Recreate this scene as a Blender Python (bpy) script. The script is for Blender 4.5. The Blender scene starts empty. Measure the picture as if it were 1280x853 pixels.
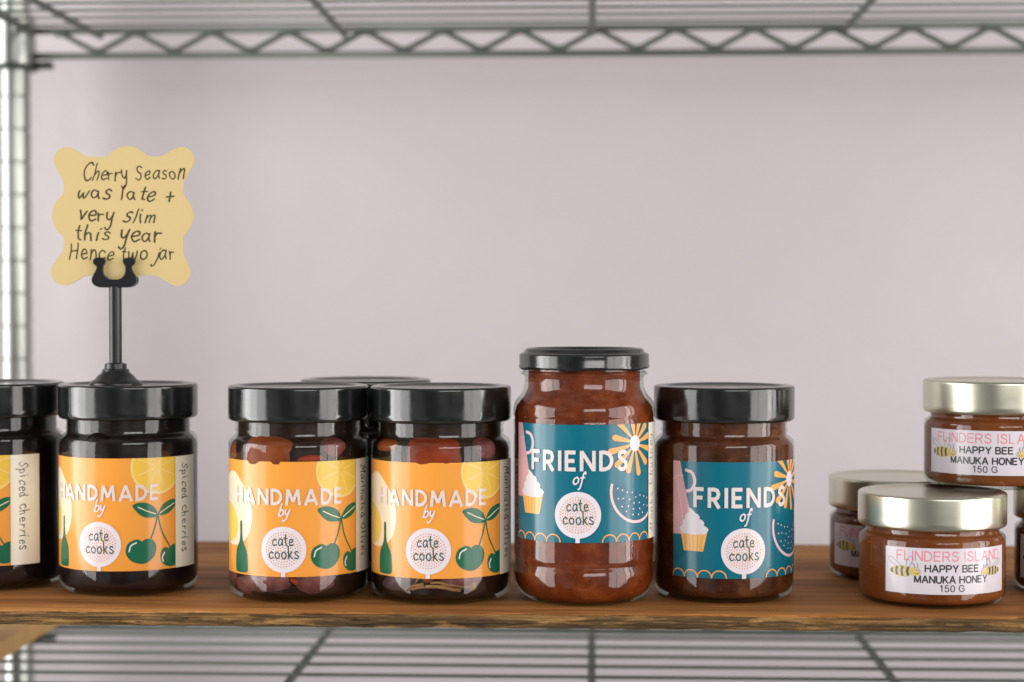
import bpy, bmesh, math, random
from math import sin, cos, pi, radians, sqrt
from mathutils import Vector, noise
from mathutils.geometry import delaunay_2d_cdt

random.seed(7)
S = bpy.context.scene
COL = S.collection

# ------------------------------------------------------------------ camera
cam_d = bpy.data.cameras.new("camera")
cam = bpy.data.objects.new("camera", cam_d)
COL.objects.link(cam)
cam.location = (0, 0, 0.156)
cam.rotation_euler = (radians(90 - 1.283), 0, radians(2.49))
cam_d.sensor_width = 36
cam_d.lens = 64.69
cam_d.clip_start = 0.01
cam_d.clip_end = 50
cam_d.dof.use_dof = True
cam_d.dof.focus_distance = 0.94
cam_d.dof.aperture_fstop = 5.8
S.camera = cam

# ------------------------------------------------------------------ room light
W = bpy.data.worlds.new("World")
S.world = W
W.use_nodes = True
wn = W.node_tree.nodes
wl = W.node_tree.links
bg = wn["Background"]
tc = wn.new("ShaderNodeTexCoord")
nz = wn.new("ShaderNodeTexNoise")
nz.inputs["Scale"].default_value = 2.2
nz.inputs["Detail"].default_value = 1.0
rp = wn.new("ShaderNodeValToRGB")
rp.color_ramp.elements[0].position = 0.36
rp.color_ramp.elements[0].color = (0.11, 0.115, 0.115, 1)
rp.color_ramp.elements[1].position = 0.66
rp.color_ramp.elements[1].color = (0.80, 0.77, 0.77, 1)
wl.new(tc.outputs["Generated"], nz.inputs["Vector"])
wl.new(nz.outputs["Fac"], rp.inputs["Fac"])
wl.new(rp.outputs["Color"], bg.inputs["Color"])
bg.inputs["Strength"].default_value = 0.50


def area_lamp(name, loc, aim, sx, sy, radiance, color):
    """A rectangular area lamp"""
    d = bpy.data.lights.new(name, "AREA")
    d.shape = "RECTANGLE"
    d.size, d.size_y = sx, sy
    d.energy = radiance * pi * sx * sy
    d.color = color
    o = bpy.data.objects.new(name, d)
    COL.objects.link(o)
    o.location = loc
    o.rotation_euler = (Vector(aim) - Vector(loc)).to_track_quat("-Z", "Y").to_euler()


# left window: three tall panes with mullions between them; right window: two panes
for (y, w, r) in ((0.95, 0.12, 5.0), (0.72, 0.32, 8.5), (0.37, 0.36, 6.5), (-0.13, 0.62, 4.0)):
    area_lamp("window_pane_light", (-1.55, y, 0.10), (0, y, 0.10), w, 1.6, r, (1.0, 0.985, 0.97))
for (y, w, r) in ((0.84, 0.16, 5.0), (0.58, 0.24, 7.5), (0.18, 0.50, 4.0), (-0.40, 0.60, 3.6)):
    area_lamp("window_pane_light", (1.45, y, 0.10), (0, y, 0.10), w, 1.6, r, (1.0, 0.95, 0.92))
area_lamp("front_fill_light", (0.72, -1.25, 0.66), (0.0, 1.0, 0.10), 1.5, 0.6, 5.4, (1.0, 0.97, 0.96))  # added fill lamp from the front right, brightens labels and side strips

S.view_settings.view_transform = "Standard"
S.view_settings.look = "None"
S.view_settings.exposure = -0.05
S.view_settings.gamma = 1.0
S.render.engine = "CYCLES"
S.cycles.use_denoising = True
S.cycles.max_bounces = 10
S.cycles.transparent_max_bounces = 24
S.cycles.caustics_refractive = False


# ------------------------------------------------------------------ materials
def lin(r, g, b):
    f = lambda c: (c / 255 / 12.92) if c / 255 <= 0.04045 else ((c / 255 + 0.055) / 1.055) ** 2.4
    return (f(r), f(g), f(b), 1)


def mat(name, col, rough=0.5, metal=0.0, spec=0.5, coat=0.0, coat_rough=0.1, sss=0.0, bump=None, var=None, rvar=None):
    """Principled material; var = (scale, amount) mottles the colour, bump = (scale, strength, distance)."""
    m = bpy.data.materials.new(name)
    m.use_nodes = True
    n, l = m.node_tree.nodes, m.node_tree.links
    p = n["Principled BSDF"]
    p.inputs["Base Color"].default_value = col
    p.inputs["Roughness"].default_value = rough
    p.inputs["Metallic"].default_value = metal
    p.inputs["Specular IOR Level"].default_value = spec
    p.inputs["Coat Weight"].default_value = coat
    p.inputs["Coat Roughness"].default_value = coat_rough
    if sss:
        p.inputs["Subsurface Weight"].default_value = sss
        p.inputs["Subsurface Radius"].default_value = (0.010, 0.004, 0.0015)
        p.inputs["Subsurface Scale"].default_value = 0.6
    if var or bump or rvar:
        t = n.new("ShaderNodeTexCoord")
    if var:
        x = n.new("ShaderNodeTexNoise")
        x.inputs["Scale"].default_value = var[0]
        x.inputs["Detail"].default_value = 4
        l.new(t.outputs["Object"], x.inputs["Vector"])
        r = n.new("ShaderNodeValToRGB")
        a = var[1]
        r.color_ramp.elements[0].position = 0.3
        r.color_ramp.elements[1].position = 0.7
        r.color_ramp.elements[0].color = tuple(c * (1 - a) for c in col[:3]) + (1,)
        r.color_ramp.elements[1].color = tuple(min(1, c * (1 + a)) for c in col[:3]) + (1,)
        l.new(x.outputs["Fac"], r.inputs["Fac"])
        l.new(r.outputs["Color"], p.inputs["Base Color"])
    if rvar:
        x = n.new("ShaderNodeTexNoise")
        x.inputs["Scale"].default_value = rvar[0]
        x.inputs["Detail"].default_value = 6
        r = n.new("ShaderNodeMapRange")
        r.inputs["From Min"].default_value = 0.35; r.inputs["From Max"].default_value = 0.7
        r.inputs["To Min"].default_value = rvar[1]; r.inputs["To Max"].default_value = rvar[2]
        l.new(t.outputs["Object"], x.inputs["Vector"])
        l.new(x.outputs["Fac"], r.inputs["Value"])
        l.new(r.outputs["Result"], p.inputs["Roughness"])
    if bump:
        x = n.new("ShaderNodeTexNoise")
        x.inputs["Scale"].default_value = bump[0]
        x.inputs["Detail"].default_value = 3
        l.new(t.outputs["Object"], x.inputs["Vector"])
        b = n.new("ShaderNodeBump")
        b.inputs["Strength"].default_value = bump[1]
        b.inputs["Distance"].default_value = bump[2]
        l.new(x.outputs["Fac"], b.inputs["Height"])
        l.new(b.outputs["Normal"], p.inputs["Normal"])
    return m


def glass_mat(name, tint, edge):
    """Clear jar glass: light passes through, reflections grow towards the rim (Schlick)."""
    m = bpy.data.materials.new(name)
    m.use_nodes = True
    n, l = m.node_tree.nodes, m.node_tree.links
    n.clear()
    out = n.new("ShaderNodeOutputMaterial")
    lw = n.new("ShaderNodeLayerWeight")
    lw.inputs["Blend"].default_value = 0.5
    pw = n.new("ShaderNodeMath"); pw.operation = "POWER"; pw.inputs[1].default_value = 4.5
    ml = n.new("ShaderNodeMath"); ml.operation = "MULTIPLY_ADD"
    ml.inputs[1].default_value = 0.5; ml.inputs[2].default_value = 0.05
    mixc = n.new("ShaderNodeMix"); mixc.data_type = "RGBA"
    mixc.inputs["A"].default_value = tint
    mixc.inputs["B"].default_value = edge
    p2 = n.new("ShaderNodeMath"); p2.operation = "POWER"; p2.inputs[1].default_value = 3.0
    tr = n.new("ShaderNodeBsdfTransparent")
    gl = n.new("ShaderNodeBsdfGlossy")
    gl.inputs["Roughness"].default_value = 0.06
    gl.inputs["Color"].default_value = (1, 1, 1, 1)
    t = n.new("ShaderNodeTexCoord")
    x = n.new("ShaderNodeTexNoise"); x.inputs["Scale"].default_value = 45
    mp = n.new("ShaderNodeMapping"); mp.inputs["Scale"].default_value = (1, 1, 0.3)
    b = n.new("ShaderNodeBump"); b.inputs["Strength"].default_value = 0.10; b.inputs["Distance"].default_value = 0.0015
    mx = n.new("ShaderNodeMixShader")
    l.new(lw.outputs["Facing"], pw.inputs[0]); l.new(pw.outputs[0], ml.inputs[0])
    l.new(lw.outputs["Facing"], p2.inputs[0]); l.new(p2.outputs[0], mixc.inputs["Factor"])
    l.new(mixc.outputs["Result"], tr.inputs["Color"])
    l.new(t.outputs["Object"], mp.inputs["Vector"]); l.new(mp.outputs["Vector"], x.inputs["Vector"])
    l.new(x.outputs["Fac"], b.inputs["Height"]); l.new(b.outputs["Normal"], gl.inputs["Normal"])
    l.new(ml.outputs[0], mx.inputs["Fac"])
    l.new(tr.outputs[0], mx.inputs[1]); l.new(gl.outputs[0], mx.inputs[2])
    l.new(mx.outputs[0], out.inputs["Surface"])
    return m


def wet_glass_mat(name, tint):
    """Inner face of the glass where the contents wet it: no air gap, so hardly any reflection."""
    m = bpy.data.materials.new(name)
    m.use_nodes = True
    n, l = m.node_tree.nodes, m.node_tree.links
    n.clear()
    out = n.new("ShaderNodeOutputMaterial")
    tr = n.new("ShaderNodeBsdfTransparent")
    tr.inputs["Color"].default_value = tint
    l.new(tr.outputs[0], out.inputs["Surface"])
    return m


def jam_mat(name, dark, mid, light, scale=85, sss=0.45):
    m = bpy.data.materials.new(name)
    m.use_nodes = True
    n, l = m.node_tree.nodes, m.node_tree.links
    p = n["Principled BSDF"]
    p.inputs["Roughness"].default_value = 0.5
    p.inputs["Specular IOR Level"].default_value = 0.1
    p.inputs["Subsurface Weight"].default_value = sss
    p.inputs["Subsurface Radius"].default_value = (0.012, 0.004, 0.001)
    p.inputs["Subsurface Scale"].default_value = 0.7
    t = n.new("ShaderNodeTexCoord")
    x = n.new("ShaderNodeTexNoise"); x.inputs["Scale"].default_value = scale
    x.inputs["Detail"].default_value = 5; x.inputs["Roughness"].default_value = 0.6
    x.inputs["Distortion"].default_value = 0.2
    r = n.new("ShaderNodeValToRGB")
    r.color_ramp.elements[0].position = 0.30; r.color_ramp.elements[0].color = dark
    r.color_ramp.elements[1].position = 0.74; r.color_ramp.elements[1].color = light
    e = r.color_ramp.elements.new(0.5); e.color = mid
    l.new(t.outputs["Object"], x.inputs["Vector"]); l.new(x.outputs["Fac"], r.inputs["Fac"])
    v = n.new("ShaderNodeTexNoise"); v.inputs["Scale"].default_value = 1000
    r2 = n.new("ShaderNodeValToRGB")
    r2.color_ramp.elements[0].position = 0.66; r2.color_ramp.elements[0].color = (0, 0, 0, 1)
    r2.color_ramp.elements[1].position = 0.80; r2.color_ramp.elements[1].color = (1, 1, 1, 1)
    mc = n.new("ShaderNodeMix"); mc.data_type = "RGBA"
    mc.inputs["B"].default_value = tuple(min(1, c * 2.2) for c in light[:3]) + (1,)
    l.new(t.outputs["Object"], v.inputs["Vector"]); l.new(v.outputs["Fac"], r2.inputs["Fac"])
    l.new(r2.outputs["Color"], mc.inputs["Factor"]); l.new(r.outputs["Color"], mc.inputs["A"])
    l.new(mc.outputs["Result"], p.inputs["Base Color"])
    return m


def wood_mat(name, dark, mid, light, stretch=(3.0, 42.0, 42.0), rough=0.55, crack=0.6):
    m = bpy.data.materials.new(name)
    m.use_nodes = True
    n, l = m.node_tree.nodes, m.node_tree.links
    p = n["Principled BSDF"]
    p.inputs["Roughness"].default_value = rough
    p.inputs["Specular IOR Level"].default_value = 0.22
    t = n.new("ShaderNodeTexCoord")
    mp = n.new("ShaderNodeMapping"); mp.inputs["Scale"].default_value = stretch
    x = n.new("ShaderNodeTexNoise"); x.inputs["Scale"].default_value = 1.0
    x.inputs["Detail"].default_value = 8; x.inputs["Roughness"].default_value = 0.62; x.inputs["Distortion"].default_value = 1.2
    r = n.new("ShaderNodeValToRGB")
    r.color_ramp.elements[0].position = 0.30; r.color_ramp.elements[0].color = dark
    r.color_ramp.elements[1].position = 0.74; r.color_ramp.elements[1].color = light
    e = r.color_ramp.elements.new(0.50); e.color = mid
    mp2 = n.new("ShaderNodeMapping"); mp2.inputs["Scale"].default_value = (stretch[0] * 2.5, stretch[1] * 9, stretch[2] * 9)
    x2 = n.new("ShaderNodeTexNoise"); x2.inputs["Detail"].default_value = 5
    r2 = n.new("ShaderNodeValToRGB")
    r2.color_ramp.elements[0].position = 0.33; r2.color_ramp.elements[0].color = (0.45, 0.42, 0.4, 1)
    r2.color_ramp.elements[1].position = 0.55; r2.color_ramp.elements[1].color = (1, 1, 1, 1)
    mc = n.new("ShaderNodeMix"); mc.data_type = "RGBA"; mc.blend_type = "MULTIPLY"
    mc.inputs["Factor"].default_value = crack
    b = n.new("ShaderNodeBump"); b.inputs["Strength"].default_value = 0.5; b.inputs["Distance"].default_value = 0.001
    l.new(t.outputs["Object"], mp.inputs["Vector"]); l.new(mp.outputs["Vector"], x.inputs["Vector"])
    l.new(t.outputs["Object"], mp2.inputs["Vector"]); l.new(mp2.outputs["Vector"], x2.inputs["Vector"])
    l.new(x.outputs["Fac"], r.inputs["Fac"]); l.new(x2.outputs["Fac"], r2.inputs["Fac"])
    l.new(r.outputs["Color"], mc.inputs["A"]); l.new(r2.outputs["Color"], mc.inputs["B"])
    l.new(mc.outputs["Result"], p.inputs["Base Color"])
    l.new(x2.outputs["Fac"], b.inputs["Height"]); l.new(b.outputs["Normal"], p.inputs["Normal"])
    return m


def paper(name, col, rough=0.42):
    return mat(name, col, rough, spec=0.15, coat=0.8, coat_rough=0.16, bump=(40, 0.12, 0.0012))


M = {}
M["wall"] = mat("painted_wall", (0.62, 0.573, 0.593, 1), 0.6, bump=(22, 0.5, 0.005), var=(2.6, 0.04))
M["wire"] = mat("wire_steel", (0.135, 0.158, 0.138, 1), 0.45, metal=0.4)
M["chrome"] = mat("chrome", (0.40, 0.42, 0.39, 1), 0.3, metal=1.0)
M["groove"] = mat("groove_steel", (0.16, 0.18, 0.17, 1), 0.4, metal=0.8)
M["collar"] = mat("collar_plastic", (0.03, 0.035, 0.033, 1), 0.45)
M["lid"] = mat("black_lid", (0.011, 0.013, 0.0125, 1), 0.16, spec=0.85, bump=(60, 0.05, 0.001), rvar=(120, 0.09, 0.2))
M["black"] = mat("black_plastic", (0.014, 0.015, 0.017, 1), 0.3)
M["gold"] = mat("gold_lid", (0.70, 0.69, 0.56, 1), 0.30, metal=1.0, bump=(35, 0.12, 0.002))
M["glass"] = glass_mat("jar_glass", (0.97, 0.985, 0.975, 1), (0.55, 0.62, 0.58, 1))
M["wet_glass"] = wet_glass_mat("wet_glass", (0.97, 0.985, 0.975, 1))
M["syrup"] = mat("cherry_syrup", (0.010, 0.0045, 0.005, 1), 0.4, spec=0.12, var=(50, 0.5))
M["brine"] = mat("dark_brine", (0.022, 0.010, 0.006, 1), 0.4, spec=0.1, var=(60, 0.5))
M["jam"] = jam_mat("chutney", lin(80, 28, 7), lin(112, 45, 13), lin(152, 74, 26))
M["jam_dark"] = jam_mat("dark_chutney", lin(58, 25, 10), lin(84, 40, 17), lin(120, 70, 30), 95)
M["honey"] = jam_mat("manuka_honey", lin(98, 46, 14), lin(124, 64, 22), lin(148, 84, 34), 22, 0.5)
M["orange_olive"] = mat("orange_olive", lin(126, 62, 28), 0.35, spec=0.15, sss=0.3, var=(90, 0.35))
M["red_pepper"] = mat("red_pepper", lin(150, 54, 28), 0.35, spec=0.15, sss=0.3, var=(90, 0.25))
M["red_brown_olive"] = mat("red_brown_olive", lin(128, 52, 24), 0.35, spec=0.15, sss=0.3, var=(70, 0.35))
M["purple_olive"] = mat("purple_olive", lin(116, 66, 62), 0.35, spec=0.15, sss=0.2, var=(110, 0.6), bump=(130, 0.4, 0.002))
M["dark_olive"] = mat("dark_olive", lin(84, 64, 66), 0.3, spec=0.15, var=(80, 0.4))
M["herb"] = mat("herb_stalk", lin(132, 94, 52), 0.6, var=(200, 0.4))
M["plank"] = wood_mat("plank_wood", lin(100, 66, 34), lin(182, 122, 64), lin(230, 170, 100), (2.6, 34.0, 34.0), 0.68, 0.8)
M["bark"] = wood_mat("live_edge", lin(44, 37, 27), lin(116, 90, 58), lin(228, 174, 102), (14.0, 160.0, 330.0), 0.75, 0.85)
M["board"] = wood_mat("pale_board", lin(204, 160, 98), lin(216, 174, 112), lin(228, 188, 128), (2, 18, 18), 0.6, 0.3)
M["card"] = mat("yellow_card", lin(216, 192, 134), 0.6, bump=(300, 0.05, 0.0005))
M["pen"] = mat("pen_ink", lin(70, 60, 30), 0.6)
P_ORANGE = paper("label_orange", lin(245, 163, 66))
P_WHITE = paper("label_white", lin(234, 226, 232))
P_LETTER = paper("label_lettering", lin(232, 220, 216))
P_CREAM = paper("label_cream", lin(246, 226, 196))
P_EGG = paper("label_pale_yellow", lin(245, 208, 92))
P_LEMON = paper("label_lemon", lin(246, 202, 74))
P_RIM = paper("label_lemon_rim", lin(248, 218, 130))
P_GREEN = paper("label_green", lin(12, 104, 72))
P_STRIP = paper("label_strip", lin(246, 240, 222))
P_INK = paper("label_handwriting", lin(64, 62, 56))
P_FAINT = paper("label_faint_pen", lin(150, 146, 136))
P_TEAL = paper("label_teal", lin(0, 108, 128))
P_TEXT = paper("label_text_green", lin(24, 92, 90))
P_PINK = paper("label_pink", lin(226, 172, 178))
P_PINKL = paper("label_pink_light", lin(240, 204, 206))
P_SUN = paper("label_sun", lin(248, 174, 92))
P_DOT = paper("label_dot", lin(228, 142, 36))
P_CUP = paper("label_cup", lin(248, 190, 104))
P_CUPD = paper("label_cup_fold", lin(226, 150, 70))
P_SEEDBG = paper("label_melon", lin(10, 98, 122))
H_WHITE = paper("honey_label_white", lin(218, 212, 220), 0.5)
H_PINK = paper("honey_label_pink", lin(226, 132, 142), 0.5)
H_BLACK = paper("honey_label_black", lin(62, 58, 60), 0.5)
H_GREY = paper("honey_label_grey", lin(150, 148, 150), 0.5)
H_YEL = paper("honey_label_yellow", lin(214, 190, 112), 0.5)
H_BLUE = paper("honey_label_stripe", lin(82, 92, 104), 0.5)


# ------------------------------------------------------------------ object helpers
def tag(o, label, cat, group=None, kind=None):
    if label: o["label"] = label
    if cat: o["category"] = cat
    if group: o["group"] = group
    if kind: o["kind"] = kind
    return o


def thing(name, label, cat, loc, rz=0.0, group=None):
    o = bpy.data.objects.new(name, None)
    o.empty_display_size = 0.02
    COL.objects.link(o)
    o.location = loc
    o.rotation_euler = (0, 0, rz)
    return tag(o, label, cat, group)


class MB:
    def __init__(self):
        self.v, self.f, self.m = [], [], []

    def add(self, verts, faces, mi=0):
        k = len(self.v)
        self.v += [tuple(p) for p in verts]
        for f in faces:
            self.f.append(tuple(i + k for i in f)); self.m.append(mi)

    def lathe(self, prof, seg=96, mi=0, c=(0, 0, 0)):
        """Revolve (r, z) pairs; a point with r = 0 closes the end."""
        vs, rows = [], []
        for r, z in prof:
            if r <= 1e-7:
                rows.append([len(vs)]); vs.append((c[0], c[1], c[2] + z))
            else:
                rows.append(list(range(len(vs), len(vs) + seg)))
                vs += [(c[0] + r * sin(2 * pi * k / seg), c[1] - r * cos(2 * pi * k / seg), c[2] + z) for k in range(seg)]
        fs = []
        for a, b in zip(rows[:-1], rows[1:]):
            for k in range(seg):
                k2 = (k + 1) % seg
                if len(a) == 1 and len(b) == 1: continue
                if len(a) == 1: fs.append((a[0], b[k2], b[k]))
                elif len(b) == 1: fs.append((a[k], a[k2], b[0]))
                else: fs.append((a[k], a[k2], b[k2], b[k]))
        self.add(vs, fs, mi)

    def tube(self, pts, r, seg=10, mi=0, cap=True):
        pts = [Vector(p) for p in pts]
        vs, fs = [], []
        n = len(pts)
        for i, p in enumerate(pts):
            d = (pts[min(i + 1, n - 1)] - pts[max(i - 1, 0)]).normalized()
            up = Vector((0, 0, 1)) if abs(d.z) < 0.9 else Vector((1, 0, 0))
            a = d.cross(up).normalized(); b = d.cross(a)
            rr = r[i] if isinstance(r, (list, tuple)) else r
            for k in range(seg):
                t = 2 * pi * k / seg
                vs.append(p + a * cos(t) * rr + b * sin(t) * rr)
        for i in range(n - 1):
            for k in range(seg):
                k2 = (k + 1) % seg
                fs.append((i * seg + k, i * seg + k2, (i + 1) * seg + k2, (i + 1) * seg + k))
        if cap:
            fs.append(tuple(range(seg))); fs.append(tuple((n - 1) * seg + k for k in reversed(range(seg))))
        self.add(vs, fs, mi)

    def box(self, lo, hi, mi=0):
        x0, y0, z0 = lo; x1, y1, z1 = hi
        self.add([(x0, y0, z0), (x1, y0, z0), (x1, y1, z0), (x0, y1, z0), (x0, y0, z1), (x1, y0, z1), (x1, y1, z1), (x0, y1, z1)],
                 [(0, 3, 2, 1), (4, 5, 6, 7), (0, 1, 5, 4), (1, 2, 6, 5), (2, 3, 7, 6), (3, 0, 4, 7)], mi)

    def build(self, name, mats, parent=None, smooth=True, sharp=None):
        me = bpy.data.meshes.new(name)
        me.from_pydata(self.v, [], self.f)
        mats = mats if isinstance(mats, (list, tuple)) else [mats]
        for m in mats: me.materials.append(m)
        me.polygons.foreach_set("material_index", self.m)
        me.polygons.foreach_set("use_smooth", [smooth] * len(self.f))
        bm = bmesh.new(); bm.from_mesh(me)
        bmesh.ops.recalc_face_normals(bm, faces=bm.faces)
        if sharp:
            for e in bm.edges:
                if len(e.link_faces) == 2 and e.calc_face_angle(0) > radians(sharp): e.smooth = False
        bm.to_mesh(me); bm.free()
        o = bpy.data.objects.new(name, me)
        COL.objects.link(o)
        if parent: o.parent = parent
        return o


def arc(cx, cz, r, a0, a1, n=6):
    return [(cx + r * cos(radians(a0 + (a1 - a0) * k / n)), cz + r * sin(radians(a0 + (a1 - a0) * k / n))) for k in range(n + 1)]


def copy_thing(o):
    c = o.copy(); COL.objects.link(c)
    for ch in list(o.children):
        d = ch.copy(); COL.objects.link(d); d.parent = c
        for g in list(ch.children):
            h = g.copy(); COL.objects.link(h); h.parent = d
    return c


# ------------------------------------------------------------------ flat artwork -> triangles
def smooth_line(pts, closed=False, n=6):
    """Catmull-Rom through the points."""
    P = [Vector(p) for p in pts]
    if len(P) < 3 and not closed: return [tuple(p) for p in P]
    out, m = [], len(P)
    for i in range(m if closed else m - 1):
        p1, p2 = P[i], P[(i + 1) % m]
        p0 = P[i - 1] if (closed or i > 0) else p1 * 2 - p2
        p3 = P[(i + 2) % m] if (closed or i + 2 < m) else p2 * 2 - p1
        for k in range(n):
            t = k / n
            out.append(tuple(0.5 * ((2 * p1) + (p2 - p0) * t + (2 * p0 - 5 * p1 + 4 * p2 - p3) * t * t + (3 * p1 - p0 - 3 * p2 + p3) * t ** 3)))
    if not closed: out.append(tuple(P[-1]))
    return out


def tri(polys):
    """Union of simple polygons as a list of triangles that do not overlap."""
    vs, fs = [], []
    for p in polys:
        a = sum(p[i][0] * p[(i + 1) % len(p)][1] - p[(i + 1) % len(p)][0] * p[i][1] for i in range(len(p)))
        if abs(a) < 1e-9: continue
        q = p if a > 0 else p[::-1]
        k = len(vs); vs += [Vector((x, y)) for x, y in q]; fs.append(list(range(k, k + len(q))))
    if not fs: return []
    r = delaunay_2d_cdt(vs, [], fs, 1, 1e-6)
    ov, of = r[0], r[2]
    src = [([tuple(vs[i]) for i in f], min(vs[i].x for i in f), max(vs[i].x for i in f), min(vs[i].y for i in f), max(vs[i].y for i in f)) for f in fs]
    res = []
    for f in of:
        t = [tuple(ov[i]) for i in f]
        cx, cy = sum(p[0] for p in t) / len(t), sum(p[1] for p in t) / len(t)
        for q, xa, xb, ya, yb in src:
            if xa <= cx <= xb and ya <= cy <= yb:
                hit, n = False, len(q)
                for i in range(n):
                    (x1, y1), (x2, y2) = q[i], q[(i + 1) % n]
                    if (y1 > cy) != (y2 > cy) and cx < (x2 - x1) * (cy - y1) / (y2 - y1) + x1: hit = not hit
                if hit:
                    res.append(t)
                    break
    return res


def ellipse(cx, cy, a, b, n=40, rot=0.0):
    c, s = cos(radians(rot)), sin(radians(rot))
    return [(cx + a * cos(2 * pi * k / n) * c - b * sin(2 * pi * k / n) * s, cy + a * cos(2 * pi * k / n) * s + b * sin(2 * pi * k / n) * c) for k in range(n)]


def stroke_polys(pts, w, round_ends=True, w_end=None):
    out = []
    n = len(pts)
    ww = [w if w_end is None else w + (w_end - w) * i / (n - 1) for i in range(n)]
    for i in range(n - 1):
        (x0, y0), (x1, y1) = pts[i], pts[i + 1]
        d = math.hypot(x1 - x0, y1 - y0)
        if d < 1e-7: continue
        nx, ny = -(y1 - y0) / d / 2, (x1 - x0) / d / 2
        a, b = ww[i], ww[i + 1]
        out.append([(x0 + nx * a, y0 + ny * a), (x0 - nx * a, y0 - ny * a), (x1 - nx * b, y1 - ny * b), (x1 + nx * b, y1 + ny * b)])
    for i in range(n):
        if round_ends or 0 < i < n - 1:
            out.append(ellipse(pts[i][0], pts[i][1], ww[i] / 2, ww[i] / 2, 10))
    return out


def stroke(pts, w, curve=True, n=6, round_ends=True, w_end=None, closed=False):
    p = smooth_line(pts, closed, n) if curve else list(pts)
    if closed: p = p + [p[0]]
    return tri(stroke_polys(p, w, round_ends, w_end))


# hand lettering: x-height 1; each glyph = (advance, [strokes])
HAND = {
 'a': (.95, [[(.70, .82), (.42, 1.0), (.12, .72), (.06, .32), (.26, .02), (.52, .2), (.70, .62), (.73, .95), (.70, .4), (.82, .04)]]),
 'b': (.9, [[(.12, 1.9), (.1, 1.0), (.1, .05)], [(.1, .55), (.38, 1.0), (.72, .72), (.7, .22), (.4, 0), (.1, .2)]]),
 'c': (.85, [[(.72, .80), (.48, 1.0), (.15, .75), (.08, .35), (.3, .02), (.74, .16)]]),
 'd': (.95, [[(.70, .78), (.4, 1.0), (.08, .6), (.15, .1), (.45, .05), (.70, .5)], [(.74, 1.85), (.72, 1.0), (.78, .02)]]),
 'e': (.85, [[(.1, .5), (.4, .54), (.68, .64), (.62, .95), (.38, 1.0), (.12, .7), (.1, .3), (.35, 0.0), (.74, .2)]]),
 'f': (.6, [[(.56, 1.5), (.46, 1.78), (.30, 1.6), (.26, .9), (.24, .1), (.16, -.6), (-.02, -.72)], [(.02, .92), (.52, .98)]]),
 'h': (.85, [[(.12, 1.9), (.1, 1.0), (.1, 0)], [(.1, .5), (.32, .92), (.56, .92), (.64, .6), (.68, 0)]]),
 'i': (.46, [[(.12, 1.0), (.12, .5), (.16, 0)], [(.12, 1.42), (.16, 1.5)]]),
 'j': (.5, [[(.3, 1.0), (.3, .2), (.24, -.6), (.0, -.75), (-.16, -.5)], [(.3, 1.42), (.34, 1.5)]]),
 'k': (.8, [[(.12, 1.75), (.1, .9), (.1, 0)], [(.62, 1.0), (.35, .66), (.14, .45)], [(.22, .52), (.45, .25), (.7, 0)]]),
 'l': (.52, [[(.12, 1.9), (.1, .9), (.16, 0)]]),
 'm': (1.25, [[(.08, 1.0), (.1, .5), (.1, 0)], [(.1, .55), (.3, .95), (.5, .85), (.54, 0)], [(.54, .55), (.76, .97), (.96, .8), (1.02, 0)]]),
 'n': (.88, [[(.08, 1.0), (.1, .5), (.1, 0)], [(.1, .5), (.32, .94), (.56, .92), (.66, .55), (.7, 0)]]),
 'o': (.9, [[(.42, 1.0), (.12, .78), (.08, .3), (.36, 0), (.7, .22), (.72, .74), (.45, 1.0), (.38, .97)]]),
 'p': (.9, [[(.1, 1.0), (.1, 0), (.1, -.85)], [(.1, .6), (.38, 1.0), (.72, .72), (.68, .22), (.4, 0), (.1, .2)]]),
 'r': (.7, [[(.08, 1.0), (.1, .5), (.1, 0)], [(.1, .5), (.28, .88), (.6, .92)]]),
 's': (.78, [[(.62, .88), (.4, 1.0), (.14, .82), (.25, .58), (.55, .42), (.62, .16), (.36, 0), (.06, .12)]]),
 't': (.62, [[(.26, 1.6), (.24, .8), (.28, .15), (.52, .05)], [(.02, 1.05), (.52, 1.08)]]),
 'u': (.9, [[(.08, 1.0), (.1, .3), (.32, .02), (.6, .3), (.68, 1.0), (.68, .3), (.78, 0)]]),
 'v': (.8, [[(.04, 1.0), (.2, .5), (.33, 0), (.5, .5), (.68, 1.0)]]),
 'w': (1.15, [[(.04, 1.0), (.12, .4), (.28, 0), (.45, .4), (.52, .8), (.6, .35), (.78, 0), (.95, .5), (1.0, 1.0)]]),
 'y': (.85, [[(.06, 1.0), (.15, .45), (.38, .25), (.6, .55), (.7, 1.0)], [(.7, 1.0), (.62, .2), (.48, -.5), (.2, -.8), (.0, -.6)]]),
 'C': (1.1, [[(.95, 1.55), (.6, 1.8), (.2, 1.4), (.08, .7), (.35, .08), (.7, .05), (1.0, .3)]]),
 'H': (1.2, [[(.1, 1.75), (.12, .9), (.1, 0)], [(.92, 1.75), (.9, .9), (.94, 0)], [(.1, .9), (.5, .95), (.92, .92)]]),
 'M': (1.45, [[(.08, 0), (.14, .9), (.2, 1.75), (.42, 1.1), (.62, .5), (.86, 1.1), (1.06, 1.75), (1.14, .9), (1.2, 0)]]),
 'O': (1.25, [[(.6, 1.75), (.18, 1.35), (.1, .5), (.5, .0), (.95, .4), (1.02, 1.25), (.66, 1.75), (.5, 1.7)]]),
 'S': (1.05, [[(.85, 1.5), (.55, 1.78), (.2, 1.5), (.35, 1.1), (.72, .8), (.85, .35), (.5, 0), (.08, .2)]]),
 '+': (.9, [[(.1, .62), (.75, .66)], [(.42, 1.1), (.42, .15)]]),
 ' ': (.6, []),
}
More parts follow.
